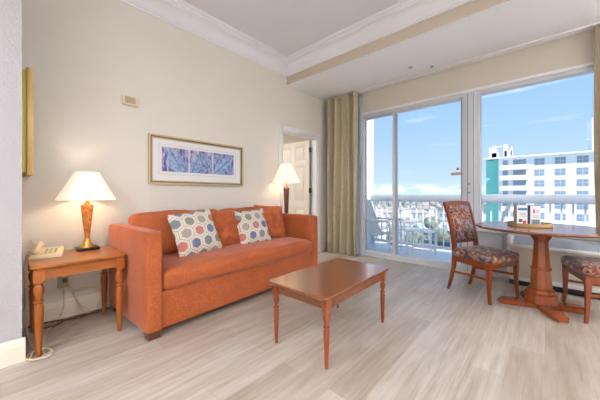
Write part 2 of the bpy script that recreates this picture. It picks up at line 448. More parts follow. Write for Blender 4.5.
# ============================================================ SETTING
WX, NX, WY, CZ, SZ = -3.13, -2.51, 4.3, 3.22, 2.86     # left wall, near wall, window wall, ceiling, soffit
RX, BY = 2.6, -2.6
b = bm_(); box(b, -6.5, RX+.1, BY-.1, WY+.14, -.12, 0); struct('floor', b, 'floor', smooth=False)
b = bm_(); box(b, WX-.12, RX+.1, BY-.1, 3.14, CZ, CZ+.12); struct('ceiling', b, 'ceil', smooth=False)
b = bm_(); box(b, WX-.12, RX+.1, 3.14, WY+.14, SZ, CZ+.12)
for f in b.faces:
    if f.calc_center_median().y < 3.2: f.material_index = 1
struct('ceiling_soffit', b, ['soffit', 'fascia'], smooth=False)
DY0, DY1, DZ = 3.04, 3.93, 2.11
b = bm_()
box(b, WX-.12, WX, .094, DY0, 0, CZ); box(b, WX-.12, WX, DY0, DY1, DZ, CZ); box(b, WX-.12, WX, DY1, WY, 0, CZ)
struct('wall_left', b, 'wall', smooth=False)
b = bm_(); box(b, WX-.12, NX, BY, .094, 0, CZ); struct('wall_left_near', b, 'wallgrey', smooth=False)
b = bm_(); box(b, RX, RX+.1, BY, WY+.14, 0, CZ); struct('wall_right', b, 'wall', smooth=False)
b = bm_(); box(b, WX-.12, RX, BY-.1, BY, 0, CZ); struct('wall_back', b, 'wall', smooth=False)
# window wall: opening X -2.43..+.95 ; door part down to the floor until X=-.76, low wall beyond
OX0, OX1, PX = -2.43, .98, -.76
b = bm_()
box(b, -6.5, OX0, WY, WY+.14, 0, CZ); box(b, OX1, RX, WY, WY+.14, 0, CZ)
box(b, OX0, OX1, WY, WY+.14, 2.47, CZ)
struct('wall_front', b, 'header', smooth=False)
b = bm_(); box(b, PX+.05, OX1, WY, WY+.14, 0, .60); struct('wall_front_low', b, 'alum', smooth=False)
# bedroom behind the left wall
b = bm_(); box(b, -6.5, -6.4, 1.2, WY, 0, 2.7); struct('wall_bedroom_left', b, 'wall', smooth=False)
b = bm_(); box(b, -6.4, WX-.12, 1.1, 1.2, 0, 2.7); struct('wall_bedroom_back', b, 'wall', smooth=False)
b = bm_(); box(b, -6.5, WX-.12, 1.1, WY, 2.7, 2.8); struct('ceiling_bedroom', b, 'ceil', smooth=False)

def base_profile(bm, p, q, n):
    """baseboard from p to q, n = direction into the room"""
    prof = [(0, 0), (.016, 0), (.016, .105), (.012, .118), (.012, .128), (.006, .145), (0, .15)]
    p, q, n = Vector((*p, 0)), Vector((*q, 0)), Vector((*n, 0))
    ra = [bm.verts.new(p+n*a+Vector((0, 0, z))) for a, z in prof]; rb = [bm.verts.new(q+n*a+Vector((0, 0, z))) for a, z in prof]
    k = len(prof)
    for i in range(k): bm.faces.new((ra[i], ra[(i+1) % k], rb[(i+1) % k], rb[i]))
    bm.faces.new(ra[::-1]); bm.faces.new(rb)
b = bm_(); base_profile(b, (WX, .11), (WX, DY0-.09), (1, 0)); base_profile(b, (WX, DY1+.1), (WX, WY), (1, 0)); struct('baseboard_left', b, 'base', smooth=False)
b = bm_(); base_profile(b, (NX, BY), (NX, .094+.016), (1, 0)); struct('baseboard_left_near', b, 'base', smooth=False)
b = bm_(); base_profile(b, (RX, BY), (RX, WY), (-1, 0)); struct('baseboard_right', b, 'base', smooth=False)
b = bm_(); base_profile(b, (WX+.02, WY), (OX0-.02, WY), (0, -1)); struct('baseboard_front', b, 'base', smooth=False)
# crown moulding: profile (out from wall, z)
CP = [(0, 2.995), (.012, 2.995), (.014, 3.015), (.022, 3.02), (.026, 3.04)]
for i in range(7):
    a = i/6*PI/2; CP.append((.03+.085*(1-math.cos(a)), 3.045+.10*math.sin(a)))
CP += [(.122, 3.15), (.124, 3.165), (.136, 3.17), (.14, 3.185), (.158, 3.19), (.160, CZ), (0, CZ)]
def crown(bm, p, q, n, m0, m1):
    p, q, n = Vector((*p, 0)), Vector((*q, 0)), Vector((*n, 0)); t = (q-p).normalized()
    ra = [bm.verts.new(p+n*a+t*a*m0+Vector((0, 0, z))) for a, z in CP]; rb = [bm.verts.new(q+n*a-t*a*m1+Vector((0, 0, z))) for a, z in CP]
    k = len(CP)
    for i in range(k): bm.faces.new((ra[i], ra[(i+1) % k], rb[(i+1) % k], rb[i]))
    bm.faces.new(ra[::-1]); bm.faces.new(rb)
b = bm_(); crown(b, (WX, .094), (WX, 3.14), (1, 0), 0, 1); struct('trim_1', b, 'crown')
b = bm_(); crown(b, (WX, 3.14), (RX, 3.14), (0, -1), 1, 0); struct('trim_2', b, 'crown')

# ---- sliding glass door (door_1)
ZT = 2.47
b = bm_()
box(b, OX0, OX0+.045, WY-.01, WY+.12, 0, ZT, bev=.003); box(b, PX-.085, PX+.09, WY-.012, WY+.12, .0, ZT, bev=.004)
box(b, OX0+.045, PX-.085, WY-.008, WY+.12, ZT-.05, ZT, bev=.003); box(b, OX0+.045, PX-.085, WY-.02, WY+.13, 0.001, .028, bev=.003)
d1 = struct('door_1', b, 'alum')
def sash(name, x0, x1, y, st, z0, z1, par, sl=None):
    b = bm_(); s0, s1 = st
    box(b, x0, x0+s0, y, y+.035, z0, z1, bev=.002); box(b, x1-s1, x1, y, y+.035, z0, z1, bev=.002)
    box(b, x0+s0, x1-s1, y, y+.035, z0, z0+.06, bev=.002); box(b, x0+s0, x1-s1, y, y+.035, z1-.035, z1, bev=.002)
    o = obj(name, b, 'alum', par)
    b = bm_(); box(b, x0+s0-.002, x1-s1+.002, y+.014, y+.02, z0+.055, z1-.03); obj('glass_pane', b, 'glass', o, smooth=False)
    b = bm_()
    box(b, x0+s0, x0+s0+.008, y-.001, y+.004, z0+.06, z1-.035); box(b, x1-s1-.008, x1-s1, y-.001, y+.004, z0+.06, z1-.035)
    obj('gasket', b, 'alumdark', o, smooth=False)
    return o
sash('fixed_panel', OX0+.045, -1.80, WY+.065, (.02, .05), .03, 2.425, d1)
sp1 = sash('sliding_panel', -1.86, PX-.075, WY+.02, (.055, .03), .03, 2.425, d1)
b = bm_(); box(b, -.995, -.855, WY+.0, WY+.018, 1.345, 1.385, bev=.003); o = obj('door_label', b, 'creamdk', sp1); tag(o, 'small grey printed strip on the glass')
b = bm_()
for k in range(7): box(b, -.985+k*.018, -.973+k*.018, WY-.002, WY+.001, 1.358, 1.372)
obj('label_text', b, 'alum', o, smooth=False)
b = bm_(); lathe(b, [(.001, 0), (.022, 0), (.022, .003), (.001, .003)], 20)
o = obj('warning_sticker', b, 'paper', sp1, loc=(-.915, WY+.034, 1.435), rot=(PI/2, 0, 0))
b = bm_(); lathe(b, [(.001, 0), (.013, 0), (.013, .002), (.001, .002)], 16); obj('sticker_dot', b, 'red', o, loc=(0, 0, .003))
for zz in (1.22, 1.10):
    b = bm_(); lathe(b, [(.001, 0), (.015, 0), (.014, .012), (.006, .022), (.001, .022)], 16); obj('lock_knob', b, 'steel', d1, loc=(PX-.01, WY-.012, zz), rot=(PI/2, 0, 0))
b = bm_(); box(b, PX-.03, PX-.022, WY-.0135, WY-.005, .03, 2.45); box(b, PX+.04, PX+.046, WY-.0135, WY-.005, .6, 2.45); obj('frame_groove', b, 'alumdark', d1, smooth=False)
# ---- large fixed window
b = bm_()
box(b, PX+.09, PX+.12, WY+.01, WY+.11, .60, ZT, bev=.003); box(b, OX1-.05, OX1, WY-.01, WY+.12, .60, ZT, bev=.003)
box(b, PX+.12, OX1-.05, WY-.01, WY+.12, ZT-.05, ZT, bev=.003); box(b, PX+.12, OX1-.05, WY+.01, WY+.11, .601, .645, bev=.003)
w1 = struct('window_1', b, 'alum')
b = bm_(); box(b, PX+.118, OX1-.048, WY+.05, WY+.058, .64, ZT-.045); obj('glass_pane', b, 'glass', w1, smooth=False)
b = bm_(); box(b, PX+.092, OX1+.03, WY-.05, WY+.01, .585, .615, bev=.004); obj('window_sill', b, 'alum', w1)
b = bm_(); box(b, OX0-.02, OX1+.02, WY-.018, WY, ZT, ZT+.035, bev=.003); struct('trim_3', b, 'trim')
# panel mouldings of the low wall
b = bm_()
for x0, x1 in ((-.66, -.40),):
    for a0, a1, c0, c1 in ((x0, x1, .52, .54), (x0, x1, .12, .14), (x0, x0+.02, .14, .52), (x1-.02, x1, .14, .52)):
        box(b, a0, a1, WY-.012, WY, c0, c1, bev=.002)
struct('trim_4', b, 'alum')

# ---- bedroom door (door_2)
b = bm_()
cw = .085
for x0, x1 in ((WX, WX+.02),):
    box(b, x0, x1, DY0-cw, DY0, 0, DZ+cw, bev=.004); box(b, x0, x1, DY1, DY1+cw, 0, DZ+cw, bev=.004); box(b, x0, x1, DY0, DY1, DZ, DZ+cw, bev=.004)
box(b, WX-.12, WX, DY0, DY0+.018, 0, DZ); box(b, WX-.12, WX, DY1-.018, DY1, 0, DZ); box(b, WX-.12, WX, DY0+.018, DY1-.018, DZ-.018, DZ)
d2 = struct('door_2', b, 'trim')
b = bm_(); lw = .82; y1 = DY1-.035; y0 = y1-.038; xh = WX-.125
box(b, xh-lw, xh, y0+.008, y1-.008, .012, DZ-.025)
def frm(x0, x1, z0, z1): box(b, x0, x1, y0, y1, z0, z1, bev=.003)
xs = [xh-lw, xh-lw+.11, xh-lw/2-.05, xh-lw/2+.05, xh-.11, xh]
zs = [.012, .22, .80, .93, 1.60, 1.70, 1.98, DZ-.025]
for i in (0, 2, 4): frm(xs[i], xs[i+1], .012, DZ-.025)
for i in (0, 2, 4, 6):
    for k in (1, 3): frm(xs[k], xs[k+1], zs[i], zs[i+1])
for i in (1, 3, 5):
    for k in (1, 3): box(b, xs[k]+.035, xs[k+1]-.035, y0+.002, y1-.002, zs[i]+.035, zs[i+1]-.035, bev=.004)
leaf = obj('door_leaf', b, 'door', d2)
for zz in (.25, 1.10, 1.86):
    b = bm_(); box(b, xh-.004, xh+.012, y0-.006, y1+.012, zz, zz+.09, bev=.002); obj('hinge', b, 'darkmetal', leaf)
b = bm_(); lathe(b, [(.001, 0), (.028, 0), (.028, .006), (.01, .012), (.01, .04), (.026, .048), (.028, .062), (.018, .075), (.001, .077)], 20)
obj('door_knob', b, 'steel', leaf, loc=(xh-lw+.06, y0, .98), rot=(PI/2, 0, 0))

# ---- balcony
BYo = 5.55
b = bm_(); box(b, -2.87, 3.2, WY+.14, BYo+.12, -.15, -.02); struct('floor_balcony', b, 'bal', smooth=False)
b = bm_(); box(b, -3.05, -2.87, WY+.14, BYo+.10, -.15, 2.98); struct('wall_balcony_left', b, 'bal', smooth=False)
rail = thing('balcony_railing', 'pale grey balcony railing of upright balusters with a broad flat top rail', 'railing', (-2.87, BYo, -.02))
b = bm_(); box(b, 0, 5.87, -.07, .09, .955, 1.09, bev=.008); obj('top_rail', b, 'balrail', rail)
b = bm_(); box(b, 0, 5.87, -.03, .03, .07, .12, bev=.004); obj('bottom_rail', b, 'bal', rail)
for x in (.02, 1.95, 3.9, 5.85):
    b = bm_(); box(b, x-.04, x+.04, -.045, .045, 0, .955, bev=.004); obj('post', b, 'bal', rail)
bal = None
for i in range(1, 48):
    x = i*.122
    if min(abs(x-q) for q in (.02, 1.95, 3.9, 5.85)) < .05: continue
    if bal is None:
        b = bm_(); box(b, -.011, .011, -.011, .011, .12, .955); bal = obj('baluster', b, 'bal', rail, smooth=False); bal.location.x = x
    else:
        o = bal.copy(); C.objects.link(o); o.location.x = x

R_ = math.radians
# ============================================================ SOFA
def sofa():
    t = thing('sofa', 'orange upholstered sofa with square arms standing against the wall', 'sofa', (-2.642, 1.74, 0), R_(2.3))
    X0, X1, Y0, Y1 = -.43, .47, -1.05, 1.05; A = .115
    for s, n in ((-1, 'arm'), (1, 'arm')):
        b = bm_(); ya = Y0 if s < 0 else Y1-A
        soft(b, X1-X0, A, .745, .022, (.004, .004, .004), 16, ((X0+X1)/2, ya+A/2, .055+.745/2)); obj(n, b, 'orange', t)
    b = bm_(); soft(b, .86, Y1-Y0-2*A+.004, .285, .012, (0, 0, 0), 12, (.02, 0, .055+.1425)); obj('base', b, 'orange', t)
    b = bm_(); soft(b, .17, Y1-Y0-2*A, .66, .03, (0, 0, 0), 12, (X0+.085, 0, .06+.33)); obj('backrest', b, 'orange', t)
    b = bm_(); soft(b, .80, Y1-Y0-2*A-.006, .165, .055, (.012, 0, .022), 22, (.075, 0, .335+.075), wr=.006, seed=3); obj('seat_cushion', b, 'orange', t)
    mt = lambda y, rx=0: Matrix.Translation((-.205, y, .675)) @ Matrix.Rotation(math.radians(-12), 4, 'Y') @ Matrix.Rotation(rx, 4, 'X')
    for y, sd in ((-.467, 1), (.467, 2)):
        b = bm_(); soft(b, .20, .92, .44, .06, (.05, .0, .012), 18, mtx=mt(y), wr=.014, seed=sd*5); obj('back_cushion', b, 'orange', t)
    for sx in (X0+.06, X1-.06):
        for sy in (Y0+.06, Y1-.06):
            b = bm_(); beam(b, [(sx, sy, 0, .040, .040), (sx, sy, .058, .048, .048)]); obj('foot', b, 'darkw', t, smooth=False)
sofa()

def pillow_bm(w_, h_, T, n=20, seed=0, wr=0.004):
    b = bm_(); g = {}
    for side in (1, -1):
        for i in range(n+1):
            for j in range(n+1):
                u, v = -1+2*i/n, -1+2*j/n
                e = i in (0, n) or j in (0, n)
                if e and side < 0: g[(side, i, j)] = g[(1, i, j)]; continue
                k = max(0, (1-u**4)*(1-v**4))**.55*(.55+.45*(1-u*u)*(1-v*v))
                x = u*w_/2*(1-.055*(1-v*v)*abs(u)**2); y = v*h_/2*(1-.055*(1-u*u)*abs(v)**2)
                z = side*T/2*k
                if not e: z += wr*noise.noise(Vector((u*3, v*3, seed+side)))
                g[(side, i, j)] = b.verts.new((x, y, z))
    for side in (1, -1):
        for i in range(n):
            for j in range(n):
                b.faces.new([g[(side, i, j)], g[(side, i+1, j)], g[(side, i+1, j+1)], g[(side, i, j+1)]])
    return b
def place_pillow(name, label, loc, lean, yaw, roll, wh, T, m, seed, group=None, wr=.004):
    o = obj(name, pillow_bm(wh[0], wh[1], T, seed=seed, wr=wr), m)
    # local x = along sofa (world Y), local y = up, local z = towards room (world +X)
    base = Matrix(((0, 0, 1), (1, 0, 0), (0, 1, 0))).to_4x4()
    o.matrix_world = Matrix.Translation(loc) @ Matrix.Rotation(yaw, 4, 'Z') @ Matrix.Rotation(lean, 4, 'Y') @ base @ Matrix.Rotation(roll, 4, 'Z')
    return tag(o, label, 'cushion', group)
R_ = math.radians
place_pillow('throw_pillow', 'hexagon-patterned throw pillow on the sofa nearest the lit table lamp', (-2.56, 1.30, .70), R_(-24), R_(2), R_(6), (.47, .45), .15, 'hex', 1)
place_pillow('throw_pillow', 'hexagon-patterned throw pillow on the sofa nearest the right arm', (-2.60, 2.03, .69), R_(-22), R_(-4), R_(3), (.44, .43), .15, 'hex', 2)
place_pillow('throw_pillow', 'plain orange crumpled pillow behind and between the two hexagon pillows', (-2.655, 1.70, .70), R_(-20), R_(0), R_(4), (.42, .42), .13, 'orange', 5, wr=.05)
place_pillow('throw_pillow', 'plain orange crumpled pillow leaning in the right corner of the sofa', (-2.66, 2.36, .72), R_(-20), R_(-14), R_(-3), (.42, .45), .14, 'orange', 8, wr=.05)

# ============================================================ turned-leg tables
def turned_leg(bm, x, y, H, s, sq):
    """square block on top, turned below"""
    box(bm, x-s, x+s, y-s, y+s, H-sq, H, bev=.002)
    h = H-sq
    k = s
    prof = [(k*.42, 0), (k*.50, .01), (k*.60, h*.10), (k*.88, h*.58), (k*.88, h*.66), (k*.72, h*.70), (k*.64, h*.71), (k*.96, h*.725), (k*.96, h*.742), (k*.62, h*.757),
            (k*.60, h*.79), (k*.80, h*.83), (k*.98, h*.88), (k*.92, h*.93), (k*.62, h*.965), (k*.62, h*.975), (k*.98, h*.985), (k*.98, h)]
    lathe(bm, prof, 20, (x, y, 0))
def slab(bm, hx, hy, z0, z1, cham, inset=.012):
    def ring(ax, ay, c, z): return [bm.verts.new(p) for p in ((-ax+c, -ay, z), (ax-c, -ay, z), (ax, -ay+c, z), (ax, ay-c, z), (ax-c, ay, z), (-ax+c, ay, z), (-ax, ay-c, z), (-ax, -ay+c, z))]
    zz = z0+(z1-z0)*.45
    rs = [ring(hx-inset, hy-inset, cham, z0), ring(hx-.003, hy-.003, cham, zz-.003), ring(hx, hy, cham, zz), ring(hx, hy, cham, z1-.004), ring(hx-.004, hy-.004, cham, z1)]
    for a, c in zip(rs, rs[1:]):
        for i in range(8): bm.faces.new((a[i], a[(i+1) % 8], c[(i+1) % 8], c[i]))
    bm.faces.new(rs[0][::-1]); bm.faces.new(rs[-1])
def leg_table(name, label, cat, loc, rz, hx, hy, H, leg_in, top_m, leg_m, apron_m, s=.024, ap=.065, leg_iny=None):
    t = thing(name, label, cat, loc, rz)
    b = bm_(); slab(b, hx, hy, H-.026, H, .025); obj('tabletop', b, top_m, t, smooth=False)
    b = bm_(); ix, iy = hx-leg_in, hy-(leg_iny or leg_in); zt = H-.026
    for sy in (-1, 1): box(b, -ix+s, ix-s, sy*iy-.011, sy*iy+.011, zt-ap, zt)
    for sx in (-1, 1): box(b, sx*ix-.011, sx*ix+.011, -iy+s, iy-s, zt-ap, zt)
    obj('apron', b, apron_m, t, smooth=False)
    for sx in (-1, 1):
        for sy in (-1, 1):
            b = bm_(); turned_leg(b, sx*ix, sy*iy, zt, s, ap+.015); obj('leg', b, leg_m, t)
    return t
leg_table('coffee_table', 'rectangular wooden coffee table with turned legs in front of the sofa', 'table', (-1.231, 1.751, 0), R_(.8), .266, .468, .459, .042, 'cherry', 'cherryv', 'cherry', s=.022, leg_iny=.066)
leg_table('end_table', 'honey wooden end table with turned legs beside the sofa arm', 'table', (-2.73, .402, 0), 0, .275, .272, .605, .042, 'honey', 'honeyv', 'honey', s=.029, ap=.07)

# ============================================================ lamps
def shade_bm(r0, r1, h):
    b = bm_(); n = 48
    lathe(b, [(r0, 0), (r0, .006), (r1, h), (r1-.003, h), (r0-.003, .006), (r0-.003, 0), (r0, 0)], n, cap=False); return b
table_lamp = t = thing('table_lamp', 'table lamp with amber tapered body and white cone shade on end table', 'lamp', (-2.915, .50, .605))
b = bm_(); box(b, -.075, .075, -.075, .075, 0, .024, bev=.003); obj('lamp_base', b, 'black', t)
b = bm_(); lathe(b, [(.052, .024), (.05, .03), (.036, .05), (.024, .075), (.021, .09), (.021, .10)], 24, square=False); obj('lamp_foot', b, 'brass', t)
b = bm_(); lathe(b, [(.017, .10), (.020, .13), (.042, .345), (.046, .372), (.040, .385), (.022, .388)], 24); obj('lamp_body', b, 'amber', t)
b = bm_(); lathe(b, [(.022, .388), (.022, .40), (.014, .402), (.014, .45), (.001, .45)], 16); obj('lamp_neck', b, 'brass', t)
o = obj('lamp_shade', shade_bm(.205, .085, .235), 'shade', t, loc=(0, 0, .425))
b = bm_(); tube(b, [(-.083, 0, 0), (.083, 0, 0)], .002); tube(b, [(0, -.083, 0), (0, .083, 0)], .002); obj('shade_spider', b, 'brass', o, loc=(0, 0, .215))
b = bm_(); lathe(b, [(.012, 0), (.014, .03), (.028, .06), (.03, .08), (.02, .105), (.002, .112)], 16); obj('light_bulb', b, 'glow', t, loc=(0, 0, .45))
lp = light('table_lamp_light', 'POINT', (-2.915, .50, .605+.56), 4.2, (1, .84, .64), .03)
t = thing('floor_lamp', 'lit lamp on dark tapered wooden column behind the far sofa arm', 'lamp', (-2.90, 2.90, 0))
b = bm_(); lathe(b, [(.14, 0), (.14, .018), (.12, .03), (.03, .045), (.02, .06)], 28); obj('lamp_base', b, 'darkw', t)
b = bm_(); lathe(b, [(.02, .06), (.022, .3), (.03, .8), (.042, 1.14), (.044, 1.17), (.02, 1.19)], 24); obj('lamp_column', b, 'darkw', t)
b = bm_(); lathe(b, [(.018, 1.19), (.018, 1.21), (.010, 1.212), (.010, 1.29), (.001, 1.29)], 16); obj('lamp_neck', b, 'brass', t)
o = obj('lamp_shade', shade_bm(.208, .085, .275), 'shade', t, loc=(0, 0, 1.255))
b = bm_(); tube(b, [(-.083, 0, 0), (.083, 0, 0)], .002); tube(b, [(0, -.083, 0), (0, .083, 0)], .002); obj('shade_spider', b, 'brass', o, loc=(0, 0, .255))
b = bm_(); lathe(b, [(.012, 0), (.014, .03), (.028, .06), (.03, .08), (.02, .105), (.002, .112)], 16); obj('light_bulb', b, 'glow', t, loc=(0, 0, 1.29))
light('floor_lamp_light', 'POINT', (-2.90, 2.90, 1.40), 4.0, (1, .84, .64), .03)

# ============================================================ telephone, cords, outlets
t = thing('telephone', 'cream desk telephone with handset on the end table', 'telephone', (-2.83, .245, .605), R_(78))
b = bm_()
vs = [b.verts.new(p) for p in ((-.095, -.10, 0), (.095, -.10, 0), (.095, .10, 0), (-.095, .10, 0), (-.088, -.095, .022), (.088, -.095, .022), (.088, .095, .055), (-.088, .095, .055))]
for q in ((3, 2, 1, 0), (4, 5, 6, 7), (0, 1, 5, 4), (1, 2, 6, 5), (2, 3, 7, 6), (3, 0, 4, 7)): b.faces.new([vs[i] for i in q])
bmesh.ops.bevel(b, geom=b.edges[:], offset=.006, segments=2, affect='EDGES')
obj('body', b, 'cream', t)
tilt = math.atan2(.033, .19)
for i in range(4):
    for j in range(3):
        b = bm_(); box(b, -.008, .008, -.006, .006, 0, .005, bev=.002)
        yy = -.06+i*.026; obj('button', b, 'creamdk', t, loc=(-.005+j*.026, yy, .024+(yy+.095)*math.tan(tilt)+.002), rot=(tilt, 0, 0))
b = bm_(); box(b, 0, .075, .045, .085, 0, .004, bev=.001); obj('number_card', b, 'paper', t, loc=(-.002, 0, .0475), rot=(0, 0, 0))
b = bm_(); tube(b, spline([(-.055, -.095, .050), (-.055, -.07, .058), (-.055, 0, .070), (-.055, .07, .084), (-.055, .10, .084)], 5), [.012, .014, .016, .017, .017, .016, .015, .014, .014, .014, .014, .014, .014, .015, .016, .017, .018, .018, .018, .017, .014], 12)
for yy, z in ((-.075, .05), (.085, .075)): lathe(b, [(.018, -.006), (.024, 0), (.024, .014), (.014, .022)], 16, (-.055, yy, z-.002))
obj('handset', b, 'cream', t)
# cords
phone = t
def adopt(o, p):
    o.parent = p; o.matrix_parent_inverse = (Matrix.Translation(p.location) @ p.rotation_euler.to_matrix().to_4x4()).inverted()
b = bm_()
tube(b, spline([(-2.92, .22, .62), (-2.98, .17, .63), (-3.03, .14, .60), (-3.05, .125, .45), (-3.04, .13, .25), (-2.98, .13, .10), (-2.80, .14, .02), (-2.62, .16, .006), (-2.50, .20, .006), (-2.44, .17, .007), (-2.47, .12, .009), (-2.56, .13, .012), (-2.58, .2, .012), (-2.49, .24, .012), (-2.42, .21, .014), (-2.45, .13, .016), (-2.58, .16, .02), (-2.66, .2, .006), (-2.9, .25, .006), (-3.08, .33, .007), (-3.11, .37, .1), (-3.118, .372, .28)], 8), .005)
tag(obj('looped_cable', b, 'cord'), 'beige looped cable dropping beside the end table to floor by the near wall corner', 'cable')
b = bm_(); pts = []
for k in range(150):
    s = k/149; a = k*1.3
    c0 = Vector((-2.88-.13*math.sin(PI*s), .20-.03*math.sin(PI*s)-.02*s, .625+.09*math.sin(PI*s)-.01*s)); pts.append(c0+Vector((.007*math.cos(a), .007*math.sin(a), .006*math.sin(a*.5))))
tube(b, pts, .0022, 5); adopt(obj('handset_cord', b, 'cord'), phone)
b = bm_(); tube(b, spline([(-2.985, .50, .613), (-3.04, .47, .63), (-3.09, .44, .625), (-3.112, .42, .55), (-3.105, .41, .40), (-3.10, .40, .345), (-3.07, .42, .25), (-3.09, .46, .12), (-3.08, .50, .03), (-3.03, .48, .007), (-2.93, .42, .006), (-2.85, .36, .006)], 8), .003)
tag(obj('power_cable', b, 'cord'), 'thin beige cable hanging from the end table to the wall outlet', 'cable')
b = bm_(); tube(b, spline([(-3.105, .40, .30), (-3.06, .43, .24), (-3.07, .55, .235), (-3.09, .63, .17), (-3.09, .66, .12), (-3.08, .60, .05), (-3.04, .62, .007)], 8), .003)
tube(b, spline([(-3.105, .40, .30), (-3.05, .42, .22), (-3.08, .47, .11), (-3.08, .55, .02)], 8), .003)
tag(obj('extension_cable', b, 'cord'), 'tan cable running from the outlet towards the sofa', 'cable')
b = bm_(); tube(b, spline([(-3.08, .15, .012), (-3.06, .3, .012), (-3.0, .45, .012), (-3.05, .6, .012), (-3.02, .69, .012)], 8), .008)
tube(b, spline([(-2.98, .16, .008), (-2.97, .3, .008), (-3.05, .42, .01), (-3.0, .66, .01)], 8), .006)
tag(obj('cable_bundle', b, 'darkw'), 'dark brown cables lying on the floor along the baseboard under end table', 'cable')

def plate(name, label, cat, y, z, w_, h_, kids, m='cream'):
    t = thing(name, label, cat, (WX, y, z))
    b = bm_(); box(b, 0, .006, -w_/2, w_/2, -h_/2, h_/2, bev=.002); obj('cover_plate', b, m, t)
    for nm, (y0, y1, z0, z1, d), mm in kids:
        b = bm_(); box(b, .005, d, y0, y1, z0, z1, bev=.001); obj(nm, b, mm, t)
    return t
plate('wall_outlet', 'cream wall outlet plate under the end table', 'outlet', .368, .32, .075, .12, [('socket', (-.018, .018, .008, .04, .009), 'creamdk'), ('socket', (-.018, .018, -.04, -.008, .009), 'creamdk'), ('plug', (-.004, .022, -.012, .026, .034), 'darkw')], 'kraft')
plate('light_switch', 'white light switch plate left of the bedroom door', 'switch', 2.80, 1.19, .072, .115, [('toggle', (-.005, .005, -.012, .012, .018), 'trim')], 'trim')
t = thing('wall_chime', 'beige box with a mesh front high on the wall above table lamp', 'chime', (WX, .88, 2.02))
b = bm_(); box(b, 0, .045, -.072, .072, -.046, .046, bev=.008, seg=3); obj('case', b, 'cream', t)
b = bm_()
for k in range(11): box(b, .044, .048, -.050+k*.0085, -.045+k*.0085, -.032, .032)
obj('grille', b, 'creamdk', t, smooth=False)

# ============================================================ pictures
t = thing('framed_picture', 'wide gold-framed picture of three blue leaf prints on the wall above sofa', 'picture', (WX, 1.653, 1.457))
W2, H2 = .603, .270
def frame_ring(bm, y0, y1, z0, z1, wd, x0, x1):
    box(bm, x0, x1, y0, y1, z1-wd, z1, bev=.003); box(bm, x0, x1, y0, y1, z0, z0+wd, bev=.003)
    box(bm, x0, x1, y0, y0+wd, z0+wd, z1-wd, bev=.003); box(bm, x0, x1, y1-wd, y1, z0+wd, z1-wd, bev=.003)
b = bm_(); frame_ring(b, -W2, W2, -H2, H2, .018, 0, .034); f1 = obj('picture_frame', b, 'frame', t)
b = bm_(); frame_ring(b, -W2+.018, W2-.018, -H2+.018, H2-.018, .012, .002, .026); obj('inner_band', b, 'golddk', f1)
b = bm_(); frame_ring(b, -W2+.03, W2-.03, -H2+.03, H2-.03, .012, .002, .022); obj('inner_lip', b, 'silver', f1)
b = bm_(); box(b, .002, .010, -W2+.03, W2-.03, -H2+.03, H2-.03); mt_ = obj('picture_mat', b, 'matb', t, smooth=False)
b = bm_()
for s in (1,):
    y0, y1, z0, z1, q = -.495, .495, -.158, .172, .003
    for a in ((y0, y1, z1-q, z1), (y0, y1, z0, z0+q), (y0, y0+q, z0, z1), (y1-q, y1, z0, z1)): box(b, .0095, .0105, *a)
obj('mat_line', b, 'matline', mt_, smooth=False)
def leafpoly(bm, cx, cy, L, Wd, ang, x, clip, mi=0):
    ca, sa = math.cos(ang), math.sin(ang); n = 14
    def P(s, w_, xx):
        yy = cx+ca*(s-.5)*L-sa*w_; zz = cy+sa*(s-.5)*L+ca*w_
        return (xx, max(clip[0], min(clip[1], yy)), max(clip[2], min(clip[3], zz)))
    up = [b_ for b_ in [bm.verts.new(P(i/n, Wd*math.sin(PI*(i/n)**.8)*(1+.1*math.sin(i*2.4)), x)) for i in range(n+1)]]
    lo = [bm.verts.new(P(i/n, -Wd*math.sin(PI*(i/n)**.8)*(1+.1*math.sin(i*2.1)), x)) for i in range(n+1)]
    for i in range(n):
        bm.faces.new((up[i], up[i+1], lo[i+1], lo[i])).material_index = mi
    xv = x+.0004
    def seg(p, q, w_):
        d_ = Vector(q)-Vector(p); 
        if d_.length < 1e-5: return
        nn = Vector((0, -d_.z, d_.y)).normalized()*w_
        bm.faces.new([bm.verts.new(v) for v in (Vector(p)-nn, Vector(q)-nn, Vector(q)+nn, Vector(p)+nn)]).material_index = mi+1
    seg(P(0, 0, xv), P(.98, 0, xv), .0028)
    for i in range(2, 12):
        s = i/n; wv = Wd*.9*math.sin(PI*s**.8)
        for sg in (1, -1): seg(P(s, 0, xv), P(min(1, s+.14), sg*wv, xv), .0011)
for k, (y0, y1) in enumerate(((-.465, -.165), (-.150, .145), (.160, .460))):
    cl = (y0+.002, y1-.002, -.123, .142)
    b = bm_(); box(b, .008, .0115, y0, y1, -.125, .144)
    for f in b.faces: f.material_index = 0
    yc = (y0+y1)/2
    sets = [[(yc, .0, .34, .085, R_(118)), (yc+.12, -.07, .16, .03, R_(150))],
            [(yc-.07, -.03, .30, .055, R_(70)), (yc+.08, .02, .32, .05, R_(130)), (yc+.02, -.09, .2, .04, R_(30))],
            [(yc, .0, .38, .075, R_(40)), (yc-.08, .09, .22, .035, R_(10)), (yc+.09, -.08, .2, .03, R_(60))]][k]
    for q, (cx, cy, L, Wd, an) in enumerate(sets): leafpoly(b, cx, cy, L, Wd, an, .012+q*.0006, cl, 1)
    o = obj('leaf_print', b, ['art', 'artleaf', 'artvein'], mt_, smooth=False)
